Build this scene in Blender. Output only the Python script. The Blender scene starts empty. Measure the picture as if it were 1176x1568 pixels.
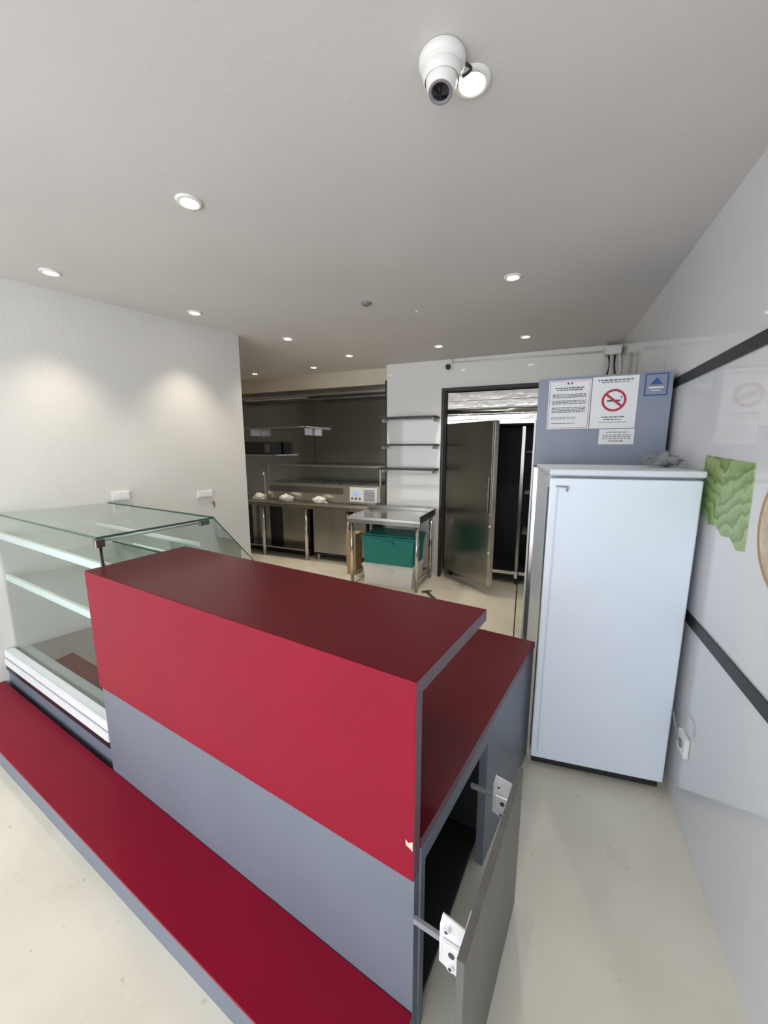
import bpy, bmesh, math, random
from mathutils import Vector, Matrix
random.seed(4)
S=bpy.context.scene
S.view_settings.view_transform='Standard'
S.view_settings.look='None'
S.view_settings.exposure=0.0

# ------------------------------------------------------------ materials
def mat(name,col,rough=0.5,metal=0.0,var=0.0,vscale=6.0,bump=0.0,bscale=60.0,spec=0.5,stretch=None,coat=0.0):
    m=bpy.data.materials.new(name); m.use_nodes=True
    nt=m.node_tree; b=nt.nodes['Principled BSDF']
    b.inputs['Roughness'].default_value=rough
    b.inputs['Metallic'].default_value=metal
    b.inputs['Specular IOR Level'].default_value=spec
    b.inputs['Coat Weight'].default_value=coat
    tc=nt.nodes.new('ShaderNodeTexCoord'); mp=nt.nodes.new('ShaderNodeMapping')
    nt.links.new(tc.outputs['Object'],mp.inputs['Vector'])
    if stretch: mp.inputs['Scale'].default_value=stretch
    n=nt.nodes.new('ShaderNodeTexNoise'); n.inputs['Scale'].default_value=vscale; n.inputs['Detail'].default_value=6
    nt.links.new(mp.outputs['Vector'],n.inputs['Vector'])
    r=nt.nodes.new('ShaderNodeValToRGB')
    r.color_ramp.elements[0].position=0.3; r.color_ramp.elements[1].position=0.7
    r.color_ramp.elements[0].color=tuple(max(0,c*(1-var)) for c in col)+(1,)
    r.color_ramp.elements[1].color=tuple(min(1,c*(1+var)) for c in col)+(1,)
    nt.links.new(n.outputs['Fac'],r.inputs['Fac']); nt.links.new(r.outputs['Color'],b.inputs['Base Color'])
    if bump>0:
        n2=nt.nodes.new('ShaderNodeTexNoise'); n2.inputs['Scale'].default_value=bscale; n2.inputs['Detail'].default_value=4
        nt.links.new(mp.outputs['Vector'],n2.inputs['Vector'])
        bp=nt.nodes.new('ShaderNodeBump'); bp.inputs['Strength'].default_value=bump; bp.inputs['Distance'].default_value=0.01
        nt.links.new(n2.outputs['Fac'],bp.inputs['Height']); nt.links.new(bp.outputs['Normal'],b.inputs['Normal'])
    return m
def emis(name,col,st):
    m=bpy.data.materials.new(name); m.use_nodes=True; b=m.node_tree.nodes['Principled BSDF']
    b.inputs['Base Color'].default_value=col+(1,); b.inputs['Emission Color'].default_value=col+(1,); b.inputs['Emission Strength'].default_value=st
    return m
def glassm(name,tint):
    m=bpy.data.materials.new(name); m.use_nodes=True; nt=m.node_tree; nt.nodes.clear()
    o=nt.nodes.new('ShaderNodeOutputMaterial'); mx=nt.nodes.new('ShaderNodeMixShader')
    t=nt.nodes.new('ShaderNodeBsdfTransparent'); t.inputs['Color'].default_value=tint+(1,)
    g=nt.nodes.new('ShaderNodeBsdfGlossy'); g.inputs['Roughness'].default_value=0.02; g.inputs['Color'].default_value=(.9,.95,.93,1)
    f=nt.nodes.new('ShaderNodeFresnel'); f.inputs['IOR'].default_value=1.45
    nt.links.new(f.outputs[0],mx.inputs[0]); nt.links.new(t.outputs[0],mx.inputs[1]); nt.links.new(g.outputs[0],mx.inputs[2]); nt.links.new(mx.outputs[0],o.inputs[0])
    return m

M={}
M['ceil']=mat('ceiling_paint',(.61,.592,.582),.75,var=.03,vscale=1.5,bump=.08,bscale=40)
M['lwall']=mat('plaster_wall',(.64,.63,.605),.8,var=.02,vscale=2,bump=.22,bscale=45)
M['gloss']=mat('glossy_white_panel',(.70,.71,.735),.05,var=.012,vscale=1.5,spec=.6)
M['gloss_lit']=mat('glossy_white_panel_lit',(.84,.84,.83),.06,var=.012,vscale=1.5,spec=.7)  # white panel made lighter; storefront reflection is put into the back wall colour
M['white']=mat('white_paint',(.74,.735,.72),.4,var=.02)
M['soffit']=mat('soffit_paint',(.66,.60,.48),.6,var=.04)
M['black']=mat('black_strip',(.012,.012,.014),.4,var=.1)
M['dark']=mat('dark_parts_and_cavity_shade',(.012,.012,.013),.6,var=.2)  # near-black stands in for shade inside cavities, also colours plain dark parts
M['seam']=mat('panel_seam',(.40,.40,.42),.4,var=.05)
M['red_dim']=mat('red_laminate_darkened',(.115,.0035,.012),.33,var=.06,vscale=4,bump=.01,spec=.3)  # same red laminate, darkened to carry the dark kitchen's reflection on the tops
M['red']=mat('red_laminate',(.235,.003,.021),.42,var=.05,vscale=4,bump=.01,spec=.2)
M['grey']=mat('blue_grey_laminate',(.148,.165,.207),.42,var=.04,vscale=3,spec=.4)
M['greyd']=mat('dark_grey_laminate',(.105,.102,.097),.4,var=.16,vscale=5,stretch=(3,3,.3))
M['edge']=mat('panel_edge_band',(.12,.075,.095),.45,var=.08)
M['fridge']=mat('fridge_enamel',(.71,.785,.89),.3,var=.01,vscale=3,bump=.02,bscale=300)
M['fridge2']=mat('fridge_plastic',(.64,.69,.76),.4,var=.02)
M['tall']=mat('grey_blue_cabinet',(.22,.25,.32),.4,var=.05,vscale=2)
M['steel']=mat('brushed_steel',(.62,.61,.59),.22,1,var=.08,vscale=8,stretch=(1,1,12))
M['steeld']=mat('worn_dark_steel',(.30,.295,.285),.2,1,var=.2,vscale=3,stretch=(1,1,.3))
M['steelm']=mat('polished_steel',(.70,.69,.67),.12,1,var=.08,vscale=2.5,bump=.25,bscale=2.5,stretch=(2.5,1,5))
M['doorst']=mat('scuffed_door_steel',(.36,.355,.33),.24,1,var=.12,vscale=2.5,bump=.08,bscale=3)
M['splash']=mat('steel_splashback',(.36,.36,.355),.16,1,var=.07,vscale=1.2,bump=.03,bscale=2)
M['chrome']=mat('hinge_nickel',(.80,.80,.82),.35,.4,var=.03)
M['alu']=mat('white_aluminium',(.76,.78,.80),.3,.0,var=.02)
M['teal']=mat('teal_plastic',(.0,.20,.175),.4,var=.06)
M['wplast']=mat('white_plastic',(.75,.75,.73),.4,var=.02)
M['card']=mat('cardboard',(.45,.30,.17),.8,var=.1)
M['chip']=mat('bare_chipboard',(.55,.45,.33),.9,var=.2,vscale=60)
M['paper']=mat('paper',(.72,.73,.76),.5,var=.01)
M['ink']=mat('ink',(.05,.05,.06),.6)
M['inkg']=mat('ink_grey',(.22,.22,.25),.6)
M['signred']=mat('sign_red',(.40,.02,.04),.5)
M['blue']=mat('sign_blue',(.03,.08,.30),.5)
M['cloth']=mat('crumpled_fabric',(.75,.73,.70),.9,var=.08,bump=.4,bscale=30)
M['cloth2']=mat('grey_foil_fabric',(.22,.23,.25),.5,var=.3,vscale=20,bump=.4,bscale=30)
M['red_refl']=mat('red_reflection_brown',(.12,.08,.07),.3,var=.1)  # brown colour for the painted reflection of the red counter
M['deck']=mat('deck_grey',(.36,.38,.38),.25,.3,var=.05)
M['lamp']=emis('lamp_warm',(1,.93,.80),14)
M['lcd']=emis('lcd_blue',(.15,.35,.8),.8)
M['glass']=glassm('case_glass',(.93,.98,.96))
M['gedge']=mat('glass_edge',(.03,.09,.075),.2,var=.1)
M['lens']=mat('lens_glass',(.008,.008,.01),.05,spec=.8)

# floor
def floor_mat():
    m=bpy.data.materials.new('worn_resin_floor'); m.use_nodes=True; nt=m.node_tree; b=nt.nodes['Principled BSDF']
    tc=nt.nodes.new('ShaderNodeTexCoord')
    def noise(sc,det,dist=0):
        n=nt.nodes.new('ShaderNodeTexNoise'); n.inputs['Scale'].default_value=sc; n.inputs['Detail'].default_value=det; n.inputs['Distortion'].default_value=dist
        nt.links.new(tc.outputs['Object'],n.inputs['Vector']); return n
    a=noise(2.4,7,.3); r=nt.nodes.new('ShaderNodeValToRGB')
    e=r.color_ramp.elements; e[0].position=.25; e[0].color=(.625,.59,.49,1); e[1].position=.70; e[1].color=(.73,.70,.60,1)
    nt.links.new(a.outputs['Fac'],r.inputs['Fac'])
    c=noise(30,3); r2=nt.nodes.new('ShaderNodeValToRGB'); e=r2.color_ramp.elements
    e[0].position=.25; e[0].color=(.7,.67,.6,1); e[1].position=.31; e[1].color=(1,1,1,1)
    nt.links.new(c.outputs['Fac'],r2.inputs['Fac'])
    mx=nt.nodes.new('ShaderNodeMixRGB'); mx.blend_type='MULTIPLY'; mx.inputs[0].default_value=.8
    nt.links.new(r.outputs[0],mx.inputs[1]); nt.links.new(r2.outputs[0],mx.inputs[2]); nt.links.new(mx.outputs[0],b.inputs['Base Color'])
    d=noise(5,8,.8); bp=nt.nodes.new('ShaderNodeBump'); bp.inputs['Strength'].default_value=.2; bp.inputs['Distance'].default_value=.01
    nt.links.new(d.outputs['Fac'],bp.inputs['Height']); nt.links.new(bp.outputs[0],b.inputs['Normal'])
    mr=nt.nodes.new('ShaderNodeMapRange'); mr.inputs[3].default_value=.22; mr.inputs[4].default_value=.36
    nt.links.new(a.outputs['Fac'],mr.inputs[0]); nt.links.new(mr.outputs[0],b.inputs['Roughness'])
    return m
M['floor']=floor_mat()
def leaf_mat():
    m=bpy.data.materials.new('leaf_print'); m.use_nodes=True; nt=m.node_tree; b=nt.nodes['Principled BSDF']; b.inputs['Roughness'].default_value=.3
    tc=nt.nodes.new('ShaderNodeTexCoord'); sx=nt.nodes.new('ShaderNodeSeparateXYZ'); nt.links.new(tc.outputs['Object'],sx.inputs[0])
    def math_(op,a,bv):
        n=nt.nodes.new('ShaderNodeMath'); n.operation=op
        for i,v in enumerate((a,bv)):
            if v is None: continue
            if isinstance(v,(int,float)): n.inputs[i].default_value=v
            else: nt.links.new(v,n.inputs[i])
        return n.outputs[0]
    ns=nt.nodes.new('ShaderNodeTexNoise'); ns.inputs['Scale'].default_value=9; ns.inputs['Detail'].default_value=5; nt.links.new(tc.outputs['Object'],ns.inputs['Vector'])
    ab=math_('ABSOLUTE',sx.outputs['Y'],None)
    v=math_('ADD',math_('MULTIPLY',sx.outputs['Z'],17.0),math_('MULTIPLY',ab,-7.0))
    v=math_('ADD',v,math_('MULTIPLY',ns.outputs['Fac'],2.6))
    fr=math_('FRACT',v,None)
    rp=nt.nodes.new('ShaderNodeValToRGB'); e=rp.color_ramp.elements
    e[0].position=0; e[0].color=(.15,.24,.07,1); e[1].position=1; e[1].color=(.16,.25,.075,1)
    x=e.new(.3); x.color=(.26,.38,.13,1); x=e.new(.8); x.color=(.36,.49,.21,1)
    nt.links.new(fr,rp.inputs['Fac']); nt.links.new(rp.outputs[0],b.inputs['Base Color']); return m
M['leaf']=leaf_mat()

# ------------------------------------------------------------ mesh helpers
def link(o,parent=None):
    S.collection.objects.link(o)
    if parent: o.parent=parent
    return o
def empty(name,loc=(0,0,0),rz=0):
    o=bpy.data.objects.new(name,None); o.empty_display_size=.1; o.location=loc; o.rotation_euler=(0,0,rz); S.collection.objects.link(o); return o
def fin(bm,name,m,parent=None,smooth=False,loc=(0,0,0),rot=(0,0,0)):
    bmesh.ops.recalc_face_normals(bm,faces=bm.faces)
    me=bpy.data.meshes.new(name); bm.to_mesh(me); bm.free()
    if isinstance(m,(list,tuple)):
        for q in m: me.materials.append(q)
    else: me.materials.append(m)
    if smooth:
        for p in me.polygons: p.use_smooth=True
    o=bpy.data.objects.new(name,me); o.location=loc; o.rotation_euler=rot
    return link(o,parent)
def addbox(bm,x0,x1,y0,y1,z0,z1,bev=0,seg=2,mi=0):
    r=bmesh.ops.create_cube(bm,size=1); vs=r['verts']
    for v in vs:
        v.co=Vector(((x0+x1)/2+v.co.x*(x1-x0),(y0+y1)/2+v.co.y*(y1-y0),(z0+z1)/2+v.co.z*(z1-z0)))
    fs=set(f for v in vs for f in v.link_faces)
    for f in fs: f.material_index=mi
    if bev>0:
        es=list(set(e for v in vs for e in v.link_edges))
        bmesh.ops.bevel(bm,geom=es,offset=bev,segments=seg,affect='EDGES',profile=.5)
def box(name,x0,x1,y0,y1,z0,z1,m,parent=None,bev=0,seg=2):
    bm=bmesh.new(); addbox(bm,x0,x1,y0,y1,z0,z1,bev,seg); return fin(bm,name,m,parent)
def boxes(name,lst,m,parent=None,bev=0):
    bm=bmesh.new()
    for b in lst: addbox(bm,*b,bev=bev)
    return fin(bm,name,m,parent)
def prism(name,pts,z0,z1,m,parent=None,bev=0):
    bm=bmesh.new(); a=[bm.verts.new((p[0],p[1],z0)) for p in pts]; b=[bm.verts.new((p[0],p[1],z1)) for p in pts]
    bm.faces.new(a); bm.faces.new(b); n=len(pts)
    for i in range(n): bm.faces.new((a[i],a[(i+1)%n],b[(i+1)%n],b[i]))
    if bev: bmesh.ops.bevel(bm,geom=list(bm.edges),offset=bev,segments=2,affect='EDGES')
    return fin(bm,name,m,parent)
def face(name,pts,m,parent=None):
    bm=bmesh.new(); bm.faces.new([bm.verts.new(p) for p in pts]); return fin(bm,name,m,parent)
def addcyl(bm,p0,p1,r0,r1=None,seg=24):
    if r1 is None: r1=r0
    p0=Vector(p0); p1=Vector(p1); d=p1-p0
    r=bmesh.ops.create_cone(bm,cap_ends=True,segments=seg,radius1=r0,radius2=r1,depth=d.length)
    q=d.to_track_quat('Z','Y').to_matrix().to_4x4(); q.translation=(p0+p1)/2
    bmesh.ops.transform(bm,matrix=q,verts=r['verts'])
def cyl(name,p0,p1,r0,m,parent=None,r1=None,seg=24,smooth=True):
    bm=bmesh.new(); addcyl(bm,p0,p1,r0,r1,seg); o=fin(bm,name,m,parent)
    for p in o.data.polygons: p.use_smooth = smooth and len(p.vertices)==4
    return o
def lathe(name,prof,m,parent=None,seg=40,mtx=None,loc=(0,0,0)):
    bm=bmesh.new(); rings=[]
    for r,z in prof:
        rings.append([bm.verts.new((r*math.cos(2*math.pi*i/seg),r*math.sin(2*math.pi*i/seg),z)) for i in range(seg)])
    for k in range(len(rings)-1):
        for i in range(seg):
            bm.faces.new((rings[k][i],rings[k][(i+1)%seg],rings[k+1][(i+1)%seg],rings[k+1][i]))
    if mtx: bmesh.ops.transform(bm,matrix=mtx,verts=bm.verts)
    return fin(bm,name,m,parent,True,loc)
def tube(name,pts,r,m,parent=None):
    cu=bpy.data.curves.new(name,'CURVE'); cu.dimensions='3D'; cu.bevel_depth=r; cu.bevel_resolution=3; cu.use_fill_caps=True
    s=cu.splines.new('NURBS'); s.points.add(len(pts)-1); s.order_u=3; s.use_endpoint_u=True
    for i,p in enumerate(pts): s.points[i].co=(*p,1)
    cu.materials.append(m); o=bpy.data.objects.new(name,cu); return link(o,parent)
def blob(name,loc,sc,m,amp=.35,sub=3):
    bm=bmesh.new(); bmesh.ops.create_icosphere(bm,subdivisions=sub,radius=1)
    from mathutils import noise
    off=Vector((random.random()*9,random.random()*9,0))
    for v in bm.verts:
        n=noise.noise(v.co*1.9+off)*amp*1.6+noise.noise(v.co*4.5+off)*amp
        v.co=v.co*(1+n); v.co=Vector((v.co.x*sc[0],v.co.y*sc[1],max(v.co.z,-.75)*sc[2]))
    return fin(bm,name,m,None,True,loc)

H=2.69
# ------------------------------------------------------------ room shell
box('floor',-5.4,.85,-1.8,6.2,-.1,0,M['floor'])
box('ceiling',-5.4,.85,-1.8,6.2,H,H+.1,M['ceil'])
LX=lambda y:-2.72-.30*(2.97-y)
prism('wall_left',[(-2.72,2.97),(LX(-1.7),-1.7),(-5.35,-1.7),(-5.35,3.15)],0,H,M['lwall'])
box('wall_kitchen_side',-5.35,-5.2,3.15,6.1,0,H,M['white'])
box('wall_right',.65,.8,-1.7,6.1,0,H,M['gloss'])
boxes('wall_back',[(-1.93,-1.17,4.7,6.05,0,H),(-1.17,.20,4.7,4.85,2.33,H),(.20,.65,4.7,4.85,0,H)],M['gloss_lit'])
box('wall_kitchen_back',-5.2,-1.93,5.32,5.5,0,H,M['white'])
box('wall_soffit',-5.2,-1.93,4.86,5.32,2.49,H,M['soffit'])
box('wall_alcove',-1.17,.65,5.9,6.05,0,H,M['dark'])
# storefront
boxes('wall_front',[(-4.2,.65,-1.75,-1.62,2.56,H),(-4.2,-4.05,-1.75,-1.62,0,2.56),(.5,.65,-1.75,-1.62,0,2.56)],M['white'])
boxes('window_1',[(-4.05,.5,-1.72,-1.66,2.50,2.56),(-2.6,-2.54,-1.72,-1.66,0,2.5),(-1.1,-1.04,-1.72,-1.66,0,2.5),(-4.05,-2.6,-1.72,-1.66,0,.08)],M['alu'])
# wall trims
box('trim_1',.642,.652,-1.6,4.69,1.985,2.035,M['black'])
box('trim_2',.642,.652,-1.6,4.69,.865,.915,M['black'])
box('trim_3',.6475,.652,2.965,2.970,0,H-.01,M['seam'])
boxes('door_frame_trim',[(-1.20,-1.165,4.67,4.71,0,2.36),(-1.165,.2,4.67,4.71,2.325,2.36)],M['black'])
box('trim_4',-1.945,-1.925,4.69,4.72,.9,2.5,M['black'])

# ------------------------------------------------------------ service counter
RZ=math.radians(-7.5); D=(-.242,.775,0)
c=empty('service_counter',D,RZ)
T=1.114
prism('top_slab',[(-1.625,0),(0,0),(.028,.488),(-1.65,.488)],T-.04,T,M['red_dim'],c,.001)
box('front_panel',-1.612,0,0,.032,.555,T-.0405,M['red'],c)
box('front_skin',-1.62,0,-.002,-.0001,.555,T-.0008,M['red'],c)
box('left_end_panel',-1.61,-1.58,.033,.475,.66,T-.041,M['red'],c,.001)
prism('slab_side_edge',[(0,0),(.0012,0),(.0292,.488),(.028,.488)],T-.04,T-.001,M['edge'],c)
box('front_panel_side_edge',0,.0012,.0,.032,.555,T-.041,M['edge'],c)
prism('worktop',[(-1.61,.033),(.005,.033),(.09,1.256),(-1.61,1.256)],.625,.655,M['red_dim'],c)
prism('worktop_edge_band',[(.005,.033),(.0065,.033),(.0915,1.256),(.09,1.256)],.625,.6545,M['edge'],c)
box('base_front',-1.61,0,.004,.03,0,.5545,M['grey'],c)
box('base_front_end',-.03,.006,.033,.06,0,.624,M['grey'],c)
prism('side_rail_top',[(-.02,.06),(.005,.06),(.04,.56),(.015,.56)],.56,.624,M['grey'],c)
prism('side_panel_rear',[(.01,.56),(.04,.56),(.088,1.25),(.06,1.25)],0,.624,M['grey'],c)
box('back_panel',-1.605,.06,1.225,1.25,0,.624,M['grey'],c)
box('left_panel',-1.605,-1.585,.03,1.225,0,.624,M['grey'],c)
box('inner_floor',-1.585,.0,.06,1.22,.06,.08,M['dark'],c)  # near-black inner boards carry the shade of the open base
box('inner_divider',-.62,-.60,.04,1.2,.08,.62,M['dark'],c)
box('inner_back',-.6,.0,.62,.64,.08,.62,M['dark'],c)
prism('door_leaf',[(.150,-.10),(.168,-.10),(.180,.485),(.162,.485)],.015,.575,M['greyd'],c,.001)
for k,(hy,hz) in enumerate([(-.03,.475),(.44,.46)]):
    x0=.085+.008*k; x1=.1505+.011*k
    bm=bmesh.new()
    # trapezoid mounting plate facing the shop, with folded arms back to the carcass
    P=[(x0,hz-.06),(x1,hz-.08),(x1,hz+.075),(x0+.006,hz+.085),(x0,hz+.05)]
    A=[bm.verts.new((p[0],hy,p[1])) for p in P]; B=[bm.verts.new((p[0],hy+.004,p[1])) for p in P]
    bm.faces.new(A); bm.faces.new(B)
    for i in range(5): bm.faces.new((A[i],A[(i+1)%5],B[(i+1)%5],B[i]))
    addbox(bm,x1-.006,x1,hy,hy+.05,hz-.078,hz+.073,.001)
    addbox(bm,x0+.008,x1-.01,hy-.010,hy-.0005,hz-.030,hz+.020,.003)
    addcyl(bm,(x0+.02,hy-.012,hz+.055),(x0+.02,hy+.0,hz+.055),.008,seg=16)
    addcyl(bm,(x0+.03,hy-.006,hz-.055),(x0+.03,hy+.0,hz-.055),.009,seg=16)
    fin(bm,'hinge_%d'%k,M['chrome'],c)
    boxes('hinge_arm_%d'%k,[(.012,x0+.004,hy+.004,hy+.016,hz-.012,hz+.004)],M['inkg'],c,.002)
    bm=bmesh.new()
    addcyl(bm,(x0+.02,hy-.013,hz+.055),(x0+.02,hy-.0122,hz+.055),.004,seg=12); addcyl(bm,(x0+.034,hy-.0112,hz-.005),(x0+.034,hy-.0102,hz-.005),.008,seg=12); addcyl(bm,(x0+.03,hy-.0072,hz-.055),(x0+.03,hy-.0062,hz-.055),.0045,seg=12)
    fin(bm,'hinge_screws_%d'%k,M['ink'],c)
bm=bmesh.new()
vs=[bm.verts.new(p) for p in [(-.003,-.0026,.645),(-.003,-.0026,.675),(-.014,-.0026,.665),(-.024,-.0026,.672),(-.022,-.0026,.655),(-.01,-.0026,.650)]]
bm.faces.new(vs); fin(bm,'chipped_spot',M['chip'],c)

XL=lambda ly:-3.035+.162*ly
st=empty('counter_plinth_step',D,RZ)
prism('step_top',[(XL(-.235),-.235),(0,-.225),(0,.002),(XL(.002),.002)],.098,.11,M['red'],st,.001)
prism('step_fascia',[(XL(-.232),-.232),(0,-.222),(0,-.205),(XL(-.21),-.21)],0,.0975,M['grey'],st)
prism('step_body',[(XL(-.205),-.205),(-.005,-.20),(-.005,0),(XL(0),0)],0,.0975,M['grey'],st)

# ------------------------------------------------------------ glass display case
g=empty('glass_display_case',D,RZ)
xr=-1.665; yf=.05; zt=1.245
def run(name,y0,y1,z0,z1,m,x1=xr,bev=0): return prism(name,[(XL(y0),y0),(x1,y0),(x1,y1),(XL(y1),y1)],z0,z1,m,g,bev)
run('plinth',.03,.95,.0,.185,M['grey'])
run('plinth_black_line',.022,.95,.185,.215,M['black'])  # black strip between plinth and bottom rail
run('bottom_rail',.02,.075,.216,.262,M['alu'],bev=.004)
run('bottom_rail_groove',.03,.075,.262,.274,M['inkg'])
run('bottom_rail_upper',.025,.075,.274,.325,M['alu'],bev=.004)
run('deck',.08,.95,.216,.30,M['deck'])
run('deck_red_reflection',.16,.80,.301,.306,M['red_refl'],x1=xr-.1)  # painted reflection of the red laminate on the deck, a thin brown sheet
face('top_glass',[(xr,yf+.03,zt-.004),(xr,.69,zt-.004),(XL(.69),.69,zt-.004),(XL(.08),yf+.03,zt-.004)],M['glass'],g)
run('top_glass_front_edge',yf+.026,yf+.030,zt-.009,zt+.001,M['gedge'])
run('top_glass_back_edge',.69,.693,zt-.009,zt+.001,M['gedge'])
box('top_glass_side_edge',xr,xr+.003,yf+.03,.69,zt-.009,zt+.001,M['gedge'],g)
face('front_glass',[(XL(.08),yf+.033,.325),(xr,yf+.033,.325),(xr,yf+.033,zt-.01),(XL(.08),yf+.033,zt-.01)],M['glass'],g)
face('side_glass',[(xr-.005,y,z) for y,z in [(yf+.04,.325),(yf+.04,zt-.01),(.69,zt-.01),(.98,.89),(1.0,.325)]],M['glass'],g)
bm=bmesh.new()
addcyl(bm,(xr-.004,.69,zt-.006),(xr-.004,.98,.89),.003,seg=8); addcyl(bm,(xr-.004,.98,.89),(xr-.004,1.0,.34),.003,seg=8)
fin(bm,'side_glass_edge',M['gedge'],g)
face('slanted_glass',[(xr-.01,.692,zt-.006),(XL(.692),.692,zt-.006),(XL(.98),.98,.89),(xr-.01,.98,.89)],M['glass'],g)
cyl('side_rail',(xr-.012,yf+.05,zt-.022),(xr-.012,.66,zt-.022),.007,M['chrome'],g)
boxes('corner_bracket',[(xr-.03,xr+.004,yf+.02,yf+.06,zt-.05,zt-.012),(xr-.02,xr,.60,.66,zt-.04,zt-.012)],M['steeld'],g,.003)
cyl('corner_post',(xr-.012,yf+.045,.33),(xr-.012,yf+.045,zt-.03),.006,M['steeld'],g)
run('upper_shelf_front',.09,.112,1.070,1.112,M['alu'],x1=xr-.02,bev=.003)
face('upper_shelf_glass',[(XL(.112),.112,1.09),(xr-.02,.112,1.09),(xr-.02,.6,1.09),(XL(.6),.6,1.09)],M['glass'],g)
run('lower_shelf_front',.09,.112,.79,.832,M['alu'],x1=xr-.02,bev=.003)
face('lower_shelf_glass',[(XL(.112),.112,.81),(xr-.02,.112,.81),(xr-.02,.7,.81),(XL(.7),.7,.81)],M['glass'],g)
run('upper_shelf_back_rail',.60,.615,1.08,1.10,M['alu'],x1=xr-.02)
run('lower_shelf_back_rail',.70,.715,.80,.82,M['alu'],x1=xr-.02)

# ------------------------------------------------------------ white refrigerator
f=empty('white_refrigerator',(.027,1.918,0),math.radians(6.5))
W=.598
box('body',.004,W-.004,.062,.60,.03,1.525,M['fridge'],f,.006)
box('door',0,W,0,.055,.06,1.515,M['fridge'],f,.009,3)
box('gasket',.012,W-.012,.055,.062,.07,1.51,M['dark'],f)
box('top_cap',-.004,W+.006,-.008,.60,1.526,1.555,M['fridge2'],f,.009,3)
box('kick_plate',.01,W-.01,.03,.07,.012,.058,M['dark'],f)
box('handle_trim',.030,.036,-.005,.001,.10,1.47,M['fridge2'],f,.002)
box('handle_groove',-.001,.004,.006,.048,.10,1.47,M['greyd'],f)
boxes('handle_clip',[(.028,.078,-.010,-.001,1.474,1.480),(.072,.078,-.010,-.001,1.455,1.474)],M['inkg'],f)
for i,(x,y) in enumerate([(.05,.09),(W-.05,.09),(.05,.56),(W-.05,.56)]): cyl('foot_%d'%i,(x,y,0),(x,y,.03),.02,M['dark'],f)

t=empty('tall_grey_refrigerator',(-.065,2.63,0),0)
box('body',0,.69,.055,.72,.1,2.07,M['tall'],t,.004)
box('front_panel_top',0,.69,0,.054,1.54,2.07,M['tall'],t,.004)
box('door',0,.69,0,.05,.12,1.535,M['steel'],t,.006)
box('side_trim',-.012,0,.0,.05,.12,1.83,M['alu'],t,.002)
box('side_strip',-.006,0,.06,.10,.12,1.83,M['black'],t)
for i,(x,y) in enumerate([(.06,.1),(.63,.1),(.06,.66),(.63,.66)]): cyl('leg_%d'%i,(x,y,0),(x,y,.1),.02,M['steel'],t)
YP=2.628
def notice(name,x0,x1,z0,z1,lines,hdr=True):
    e=empty(name,((x0+x1)/2,YP,(z0+z1)/2))
    w=x1-x0;h=z1-z0
    box('sheet',-w/2,w/2,-.0035,-.0005,-h/2,h/2,M['paper'],e)
    L=[]
    for z,a,b,th in lines: L.append((-w/2+a*w,-w/2+b*w,-.0045,-.0036,-h/2+z*h-th/2,-h/2+z*h+th/2))
    L2=[]
    for l in L:
        x=l[0]
        while x<l[1]:
            ww=random.uniform(.008,.022); L2.append((x,min(x+ww,l[1]),l[2],l[3],l[4],l[5])); x+=ww+.004
    boxes('text_lines',L2,M['ink'],e); return e,w,h
a,w,h=notice('wall_notice',-.005,.225,1.765,2.052,[(.84,.15,.85,.006),(.80,.2,.8,.006)]+[(z,.1,.9,.004) for z in (.71,.68,.65,.58,.55,.52,.44,.41,.38,.35)]+[(z,.1,.7,.003) for z in (.24,.21,.12)])
boxes('border',[(-w/2+.006,w/2-.006,-.0043,-.0037,-h/2+.006,-h/2+.008),(-w/2+.006,w/2-.006,-.0043,-.0037,h/2-.008,h/2-.006),(-w/2+.006,-w/2+.008,-.0043,-.0037,-h/2+.006,h/2-.006),(w/2-.008,w/2-.006,-.0043,-.0037,-h/2+.006,h/2-.006)],M['signred'],a)
boxes('flag_blue',[(-.015,-.005,-.005,-.0037,h*.41,h*.45)],M['blue'],a); boxes('flag_red',[(.005,.015,-.005,-.0037,h*.41,h*.45)],M['signred'],a)
b_,w,h=notice('no_smoking_notice',.230,.462,1.765,2.058,[(.93,.12,.88,.006),(.89,.2,.8,.004),(.22,.25,.75,.006),(.17,.3,.7,.004),(.12,.2,.8,.003)])
bm=bmesh.new(); n=48
for i in range(n):
    a0=2*math.pi*i/n;a1=2*math.pi*(i+1)/n
    bm.faces.new([bm.verts.new((r*math.cos(t_),-.0045,.012+r*math.sin(t_))) for r,t_ in ((.063,a0),(.063,a1),(.050,a1),(.050,a0))])
d=Vector((math.cos(math.radians(-40)),math.sin(math.radians(-40)))); nn=Vector((-d.y,d.x))*.0065
bm.faces.new([bm.verts.new((p.x,-.0047,.012+p.y)) for p in (-d*.054+nn,d*.054+nn,d*.054-nn,-d*.054-nn)])
fin(bm,'ring_and_slash',M['signred'],b_)
boxes('cigarette',[(-.035,.03,-.0044,-.0037,.005,.015),(.033,.036,-.0044,-.0037,.005,.015),(.034,.038,-.0044,-.0037,.02,.035)],M['ink'],b_)
notice('small_notice',.285,.465,1.672,1.76,[(.8,.2,.8,.004),(.62,.1,.9,.003),(.5,.1,.9,.003),(.38,.1,.9,.003),(.22,.3,.7,.005)])
s_=empty('blue_logo_sticker',(.545,YP,2.0))
box('sheet',-.055,.055,-.003,-.0005,-.06,.06,M['blue'],s_); box('inner_sheet',-.048,.048,-.004,-.003,-.053,.053,M['tall'],s_)
bm=bmesh.new(); bm.faces.new([bm.verts.new(p) for p in ((-.03,-.0045,.0),(.03,-.0045,.0),(0,-.0045,.04))]); fin(bm,'triangle',M['blue'],s_)
boxes('text',[(-.035,.035,-.0045,-.004,-.02,-.012),(-.02,.02,-.0045,-.004,-.035,-.03)],M['paper'],s_)
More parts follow.
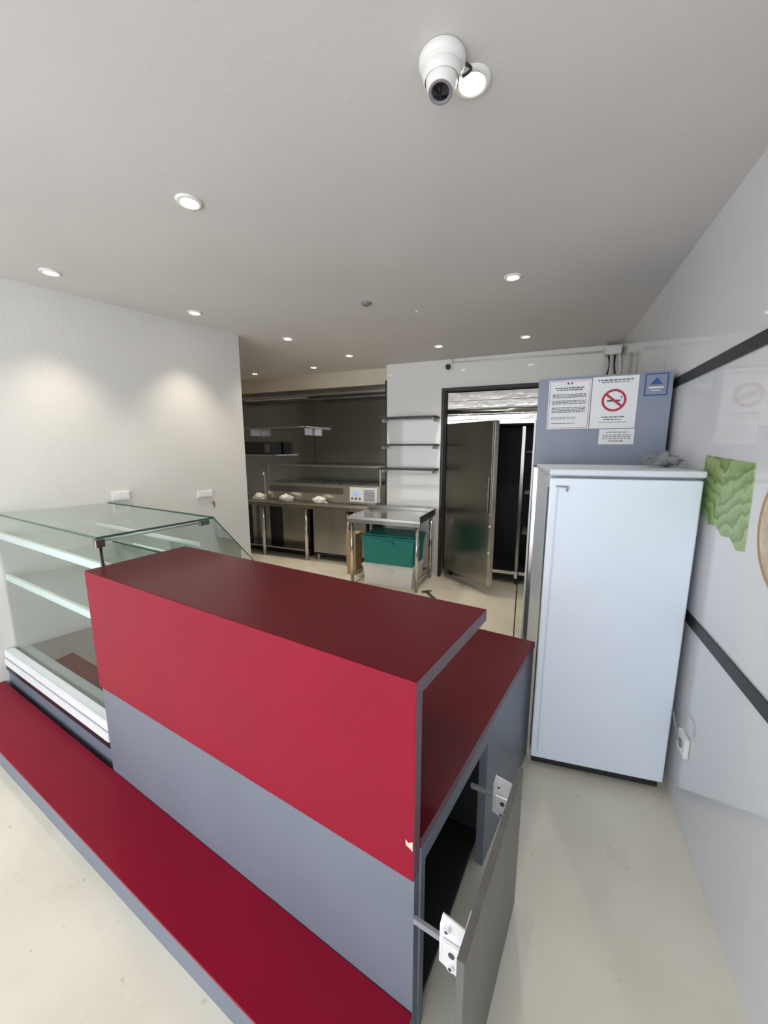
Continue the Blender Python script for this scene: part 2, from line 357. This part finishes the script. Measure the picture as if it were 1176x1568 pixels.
blob('crumpled_grey_cloth',(.535,2.30,1.590),(.075,.05,.035),M['cloth2'],.35,4)

# ------------------------------------------------------------ right-wall items
bm=bmesh.new(); pts=[(1.66,1.60),(2.09,1.62),(2.11,1.50),(2.10,1.37),(2.02,1.365),(1.97,1.335),(1.90,1.345),(1.83,1.315),(1.76,1.325),(1.70,1.29),(1.645,1.30),(1.65,1.45)]
A=[bm.verts.new((-.0035,p[0]-1.88,p[1]-1.46)) for p in pts]; B=[bm.verts.new((-.0005,p[0]-1.88,p[1]-1.46)) for p in pts]
bm.faces.new(A); bm.faces.new(B)
for i in range(len(pts)): bm.faces.new((A[i],A[(i+1)%len(pts)],B[(i+1)%len(pts)],B[i]))
fin(bm,'leaf_wall_decal',M['leaf'],None,False,(.65,1.88,1.46))
dd=empty('round_food_decal',(.649,1.365,1.42))
cyl('disc',(-.004,0,0),(.0,0,0),.21,M['card'],dd,seg=64); cyl('disc_inner',(-.006,0,0),(-.004,0,0),.19,mat('decal_cream',(.6,.5,.38),.5,var=.2,vscale=20),dd,seg=64)
so=empty('wall_socket',(.65,1.88,.37)); box('plate',-.02,-.001,-.045,.045,-.045,.045,M['wplast'],so,.004); cyl('outlet',(-.024,0,0),(-.019,0,0),.02,M['inkg'],so); tube('power_cord',[(-.024,0,0),(-.04,.03,.06),(-.03,.10,.10),(-.02,.16,.02)],.004,M['inkg'],so)

ang=-math.atan(.30)
def lw(y,z,name):
    e=empty(name,(LX(y)+.002,y,z),ang); return e
e=lw(1.93,1.285,'double_wall_socket'); box('plate',0,.02,-.06,.06,-.035,.035,M['wplast'],e,.004); box('outlet_left',.0195,.022,-.045,-.005,-.02,.02,M['alu'],e,.001); box('outlet_right',.0195,.022,.005,.045,-.02,.02,M['alu'],e,.001)
e=lw(2.56,1.24,'light_switch_plate'); box('plate',0,.012,-.07,.07,-.03,.03,M['wplast'],e,.003)
for i in range(3): box('rocker_%d'%i,.012,.016,-.06+i*.042,-.022+i*.042,-.02,.02,M['alu'],e,.001)
e=lw(2.63,1.15,'exposed_wire_hole'); cyl('hole',(0,0,0),(.003,0,0),.018,M['card'],e); tube('wire',[(0,0,0),(.02,.01,-.02),(.01,.0,-.05)],.003,M['ink'],e)

# ------------------------------------------------------------ ceiling lights
def downlight(x,y,power=18,size=112):
    e=empty('recessed_downlight',(x,y,H))
    lathe('trim_ring',[(.034,-.001),(.038,-.010),(.050,-.009),(.054,-.001)],M['wplast'],e)
    lathe('lamp_face',[(.0005,-.004),(.035,-.004)],M['lamp'],e)
    l=bpy.data.lights.new('lamp','SPOT'); l.energy=power; l.color=(1,.88,.72); l.spot_size=math.radians(size); l.spot_blend=1; l.shadow_soft_size=.035
    o=bpy.data.objects.new('lamp',l); o.location=(0,0,-.02); link(o,e)
for p in [(-1.473,1.363,18),(-2.80,1.524,46,84),(-2.583,2.365,46,84),(-2.356,3.236,42),(-2.13,4.07,46),(-3.86,4.50,60),(-2.86,4.46,52),(-1.085,4.06,46),(-.253,2.66,24),(-.242,4.045,42),(-.262,1.283,16)]:
    downlight(*p)
e=empty('smoke_detector',(-1.27,2.70,H)); lathe('body',[(.001,-.02),(.02,-.02),(.035,-.012),(.038,-.001)],M['inkg'],e)
e=empty('ceiling_sensor',(-.98,3.0,H)); lathe('body',[(.001,-.008),(.012,-.008),(.014,-.001)],M['white'],e)

# CCTV
e=empty('ceiling_security_camera',(-.325,1.185,H))
lathe('base',[(.001,-.001),(.060,-.001),(.063,-.006),(.063,-.018),(.058,-.026),(.05,-.030)],M['wplast'],e)
lathe('collar',[(.05,-.028),(.053,-.034),(.053,-.044),(.046,-.056)],M['wplast'],e)
aim=Vector((-.02,-.20,-1)).normalized(); Q=aim.to_track_quat('Z','Y').to_matrix().to_4x4(); Q.translation=Vector((0,0,-.045))
lathe('eyeball',[(.001,-.04),(.03,-.03),(.044,-.01),(.045,.005),(.041,.022),(.036,.038),(.033,.042),(.028,.042)],M['wplast'],e,mtx=Q)
lathe('bezel',[(.033,.0425),(.030,.045),(.024,.042),(.022,.038)],M['inkg'],e,mtx=Q)
lathe('lens',[(.026,.040),(.018,.042),(.008,.047),(.0005,.049)],M['lens'],e,mtx=Q)
tube('cable',[(.05,.02,-.01),(.072,.03,-.02),(.075,.02,-.04),(.052,.02,-.045)],.004,M['black'],e)

# ------------------------------------------------------------ back wall items
for z in (2.02,1.69,1.39):
    e=empty('wall_shelf',(-1.59,4.58,z)); box('board',-.37,.37,-.11,.115,-.010,.010,M['black'],e,.002)
    boxes('brackets',[(-.33,-.32,-.05,.115,-.05,-.0105),(.32,.33,-.05,.115,-.05,-.0105)],M['alu'],e)
e=empty('small_dome_camera',(-1.13,4.70,2.60)); cyl('base',(0,-.02,0),(0,-.001,0),.05,M['wplast'],e); cyl('eyeball',(0,-.055,0),(0,-.02,0),.026,M['black'],e,r1=.032)
e=empty('cable_trunking',(0,4.69,2.625)); cyl('conduit',(-1.08,-.01,.02),(.52,-.01,-.0),.009,M['wplast'],e); cyl('conduit_drop',(-1.08,-.01,.02),(-1.08,-.01,.055),.009,M['wplast'],e)
e=empty('junction_box_with_cables',(.55,4.6,2.60)); box('cover',-.07,.08,-.05,.09,-.03,.05,M['wplast'],e,.01)
for i in range(5):
    x=-.06+i*.03; tube('cable_%d'%i,[(x,0,-.02),(x+.03*math.sin(i*2),-.02,-.12),(x-.02*math.cos(i),0,-.25),(x+.02,.02,-.42)],.009,M['black'] if i%2 else M['wplast'],e)

# commercial stainless refrigerator in doorway
r=empty('stainless_commercial_refrigerator',(-1.14,4.76,0),0)
W2=1.30
boxes('shell',[(0,.03,0,.75,.12,2.30),(W2-.03,W2,0,.75,.12,2.30),(0,W2,.72,.75,.12,2.30),(0,W2,0,.75,.12,.16),(0,W2,0.005,.75,1.92,2.30)],M['dark'],r)  # steel shell coloured near-black so the inside looks shaded
boxes('top_fascia',[(0,W2,-.02,0,1.93,2.04),(0,W2,-.012,0,2.045,2.12),(0,W2,-.02,0,2.125,2.31)],M['steelm'],r,.004)
cyl('added_streak_roll',(0,-.022,2.085),(W2,-.022,2.085),.03,M['steel'],r)  # curved roll added so the fascia reflects a bright streak
boxes('fascia_seams',[(0,W2,-.023,-.0205,2.205,2.211),(0,W2,-.023,-.0205,1.985,1.99)],M['inkg'],r)
boxes('door_surround',[(0,.04,-.01,.0,.16,1.92),(.0,W2,-.01,0,.12,.16)],M['steel'],r)
boxes('rack_posts',[(.88,.915,.02,.05,.16,1.9),(1.03,1.045,.06,.075,.16,1.9)],M['steeld'],r)
boxes('rack_shelves',[(.93,1.26,.15,.6,z,z+.01) for z in (.6,1.1,1.6)],M['inkg'],r)
dr=empty('left_door_pivot',(0.03,-.025,0),math.radians(-36)); dr.parent=r
box('left_door',.0,.77,-.055,-.005,.12,1.94,M['doorst'],dr,.006)
box('left_door_edge',.771,.80,-.060,-.001,.12,1.94,M['steel'],dr,.004)
box('left_door_handle',.73,.76,-.085,-.056,.95,1.35,M['steeld'],dr,.006)
cyl('door_lock',(.785,-.06,.8),(.785,-.07,.8),.012,M['chrome'],dr); cyl('door_lock_low',(.785,-.06,.5),(.785,-.07,.5),.012,M['chrome'],dr)
for i,(x,y) in enumerate([(.08,.06),(.90,.0),(W2-.08,.06),(.08,.68),(W2-.08,.68)]):
    cyl('castor_wheel_%d'%i,(x-.015,y,.04),(x+.015,y,.04),.04,M['black'],r); box('castor_fork_%d'%i,x-.02,x+.02,y-.02,y+.02,.078,.12,M['chrome'],r)

# stainless worktable
t2=empty('stainless_work_table',(-2.15,3.98,0),0)
box('top',0,.92,0,.66,.815,.85,M['steel'],t2,.004)
box('front_apron',.0,.92,.0,.02,.775,.814,M['steeld'],t2,.002)
boxes('upstand',[(.905,.92,.0,.66,.85,.90),(.0,.905,.645,.66,.85,.90)],M['steeld'],t2,.003)
for i,(x,y) in enumerate([(.04,.05),(.87,.05),(.04,.61),(.87,.61)]):
    cyl('leg_%d'%i,(x,y,.03),(x,y,.815),.022,M['steel'],t2); cyl('leg_foot_%d'%i,(x,y,0),(x,y,.03),.014,M['steeld'],t2)
boxes('rails',[(.06,.85,.60,.62,.10,.13),(.03,.05,.07,.59,.10,.13),(.86,.88,.07,.59,.10,.13)],M['steel'],t2)
def crate(name,x,y,z,w,d,h,m,lid=None):
    e=empty(name,(x,y,z)); bm=bmesh.new()
    def ring(s,zz): return [bm.verts.new((sx*w/2*s,sy*d/2*s,zz)) for sx,sy in ((-1,-1),(1,-1),(1,1),(-1,1))]
    R=[ring(.91,0),ring(.96,h*.78),ring(1.0,h*.78),ring(1.0,h*.88),ring(.95,h*.88)]
    bm.faces.new(R[0]); bm.faces.new(R[-1])
    for k in range(4):
        for i in range(4): bm.faces.new((R[k][i],R[k][(i+1)%4],R[k+1][(i+1)%4],R[k+1][i]))
    bmesh.ops.bevel(bm,geom=list(bm.edges),offset=.004,segments=2,affect='EDGES')
    fin(bm,'tub',m,e); box('lid_rim',-w/2-.008,w/2+.008,-d/2-.008,d/2+.008,h*.89,h*.95,lid or m,e,.006); box('lid_top',-w/2+.02,w/2-.02,-d/2+.02,d/2-.02,h*.95,h,lid or m,e,.006)
    boxes('handle',[(-.07,.07,-d/2-.02,-d/2,h*.72,h*.80),(-w/2-.015,-w/2+.01,-.06,.06,h*.72,h*.80),(w/2-.01,w/2+.012,-.06,.06,h*.72,h*.80)],m,e,.003)
    return e
crate('white_storage_box',-1.66,4.28,0,.66,.44,.27,M['wplast'])
crate('teal_storage_box',-1.66,4.28,.272,.68,.44,.36,M['teal'])
e=empty('cardboard_box',(-2.26,4.40,0)); box('carton',-.07,.06,-.1,.1,0,.55,M['card'],e,.002); boxes('flaps',[(-.07,.06,-.1,-.095,.55,.6)],M['card'],e)
e=empty('metal_floor_bar',(-.98,3.85,0),math.radians(40)); box('bar',-.018,.018,-.28,.28,0,.012,M['steeld'],e,.002); box('cross_piece',-.06,.06,.28,.31,0,.02,M['steeld'],e,.002)
e=empty('hanging_black_cable',(-.13,2.75,0)); tube('cable',[(0,0,.005),(.0,0,.4),(.005,0,.8),(.0,0,1.0)],.004,M['black'],e)

# kitchen line
k=empty('kitchen_prep_counter',(0,0,0))
box('top',-4.7,-2.16,4.58,5.28,.84,.87,M['steel'],k,.004)
box('apron',-4.7,-2.16,4.58,4.6,.79,.839,M['steeld'],k)
for i,x in enumerate((-4.4,-3.96,-3.18,-2.49)):
    cyl('leg_%d'%i,(x,4.64,0),(x,4.64,.79),.032,M['steel'],k)
box('undercounter_unit',-3.12,-2.22,4.72,5.25,.08,.79,M['dark'],k,.004)
boxes('unit_feet',[(-3.08,-3.04,4.76,4.8,0,.08),(-2.3,-2.26,4.76,4.8,0,.08)],M['steel'],k)
boxes('drawer_fronts',[(-3.10,-2.56,4.705,4.72,.12,.77),(-2.54,-2.24,4.705,4.72,.12,.77)],M['steeld'],k,.003)
boxes('lower_unit',[(-4.6,-3.25,4.85,5.25,0.0,.78)],M['dark'],k)
boxes('lower_unit_front',[(-4.35,-3.99,4.835,4.849,0.08,.75),(-3.75,-3.3,4.835,4.849,0.08,.75)],M['steeld'],k)
boxes('lower_shelf',[(-4.6,-3.2,4.62,4.83,.14,.16)],M['steeld'],k)
u=empty('refrigerated_topping_unit',(0,0,0))
box('housing',-3.94,-2.04,4.74,5.1,.872,1.14,M['steel'],u,.008)
box('front_band',-3.90,-2.6,4.733,4.741,1.0,1.09,M['steeld'],u,.003)
box('control_panel',-2.50,-2.08,4.73,4.741,.91,1.11,M['alu'],u,.003)
boxes('vents',[(-2.28,-2.12,4.725,4.731,.93+.02*i,.94+.02*i) for i in range(8)],M['inkg'],u)
box('display',-2.44,-2.36,4.725,4.731,1.01,1.04,M['lcd'],u)
bm=bmesh.new()
for i in range(3): addcyl(bm,(-2.46+.06*i,4.715,.955),(-2.46+.06*i,4.731,.955),.014,seg=16)
fin(bm,'knobs',M['ink'],u)
boxes('guard_frame',[(-3.94,-2.04,4.76,4.775,1.385,1.40),(-3.94,-3.925,4.76,4.775,1.14,1.385),(-2.055,-2.04,4.76,4.775,1.14,1.385),(-3.94,-2.04,5.08,5.09,1.385,1.40)],M['steel'],u)
face('guard_glass',[(-3.92,4.767,1.145),(-2.06,4.767,1.145),(-2.06,4.767,1.38),(-3.92,4.767,1.38)],M['glass'],u)
face('guard_top_glass',[(-3.93,4.78,1.392),(-2.05,4.78,1.392),(-2.05,5.08,1.392),(-3.93,5.08,1.392)],M['glass'],u)
boxes('pans',[(-3.85+.3*i,-3.6+.3*i,4.80,5.06,1.141,1.155) for i in range(6)],M['steeld'],u)
boxes('kitchen_splashback',[(-5.1,-3.42,5.295,5.315,.87,2.40),(-3.41,-1.95,5.295,5.315,.87,2.40)],M['splash'])
e=empty('extractor_canopy',(0,0,0)); box('canopy',-5.1,-1.96,4.92,5.29,2.41,2.485,M['steeld'],e,.004); box('canopy_lip',-5.1,-1.96,4.905,4.92,2.40,2.43,M['steel'],e,.002); boxes('light_strip',[(-4.6,-3.4,5.05,5.12,2.402,2.409)],M['wplast'],e)
e=empty('stainless_wall_shelf',(0,0,0)); box('board',-4.7,-3.3,4.98,5.29,1.95,1.975,M['steel'],e,.003); boxes('brackets',[(-4.5,-4.48,5.05,5.29,1.85,1.95),(-3.45,-3.43,5.05,5.29,1.85,1.95)],M['steel'],e)
e=empty('black_wall_oven',(-4.3,5.15,1.55)); box('case',-.3,.25,-.14,.13,0,.2,M['black'],e,.01); box('door_window',-.25,.1,-.148,-.141,.03,.17,M['lens'],e); box('knob_panel',.13,.23,-.148,-.141,.03,.17,M['steeld'],e)
box('oven_shelf',-4.7,-3.95,5.0,5.29,1.53,1.548,M['steel'])
e=empty('kitchen_tap',(-4.2,5.0,.87)); tube('spout',[(0,0,0),(0,0,.35),(.05,-.08,.42),(.1,-.15,.36)],.01,M['chrome'],e); cyl('base',(0,0,0),(0,0,.04),.022,M['chrome'],e)
for i,(x,sx) in enumerate([(-4.02,.10),(-3.51,.11),(-2.94,.11)]): blob('crumpled_white_cloth',(x,4.63,.915),(sx,.05,.055),M['cloth'],.35,3)

# ------------------------------------------------------------ world
w=bpy.data.worlds.new('overcast_sky'); S.world=w; w.use_nodes=True; nt=w.node_tree; bg=nt.nodes['Background']
tc=nt.nodes.new('ShaderNodeTexCoord'); sp=nt.nodes.new('ShaderNodeSeparateXYZ'); rp=nt.nodes.new('ShaderNodeValToRGB')
nt.links.new(tc.outputs['Generated'],sp.inputs[0]); nt.links.new(sp.outputs['Z'],rp.inputs['Fac'])
rp.color_ramp.elements[0].color=(.72,.74,.77,1); rp.color_ramp.elements[1].color=(.88,.95,1.0,1)
nt.links.new(rp.outputs[0],bg.inputs['Color']); bg.inputs['Strength'].default_value=5.2

cam=bpy.data.cameras.new('camera'); co=bpy.data.objects.new('camera',cam); S.collection.objects.link(co)
cam.sensor_fit='VERTICAL'; cam.sensor_height=24; cam.lens=24*717/1924; cam.clip_start=.02
co.location=(0,0,1.65); co.rotation_euler=(math.radians(80.5),0,math.radians(22.7)); S.camera=co
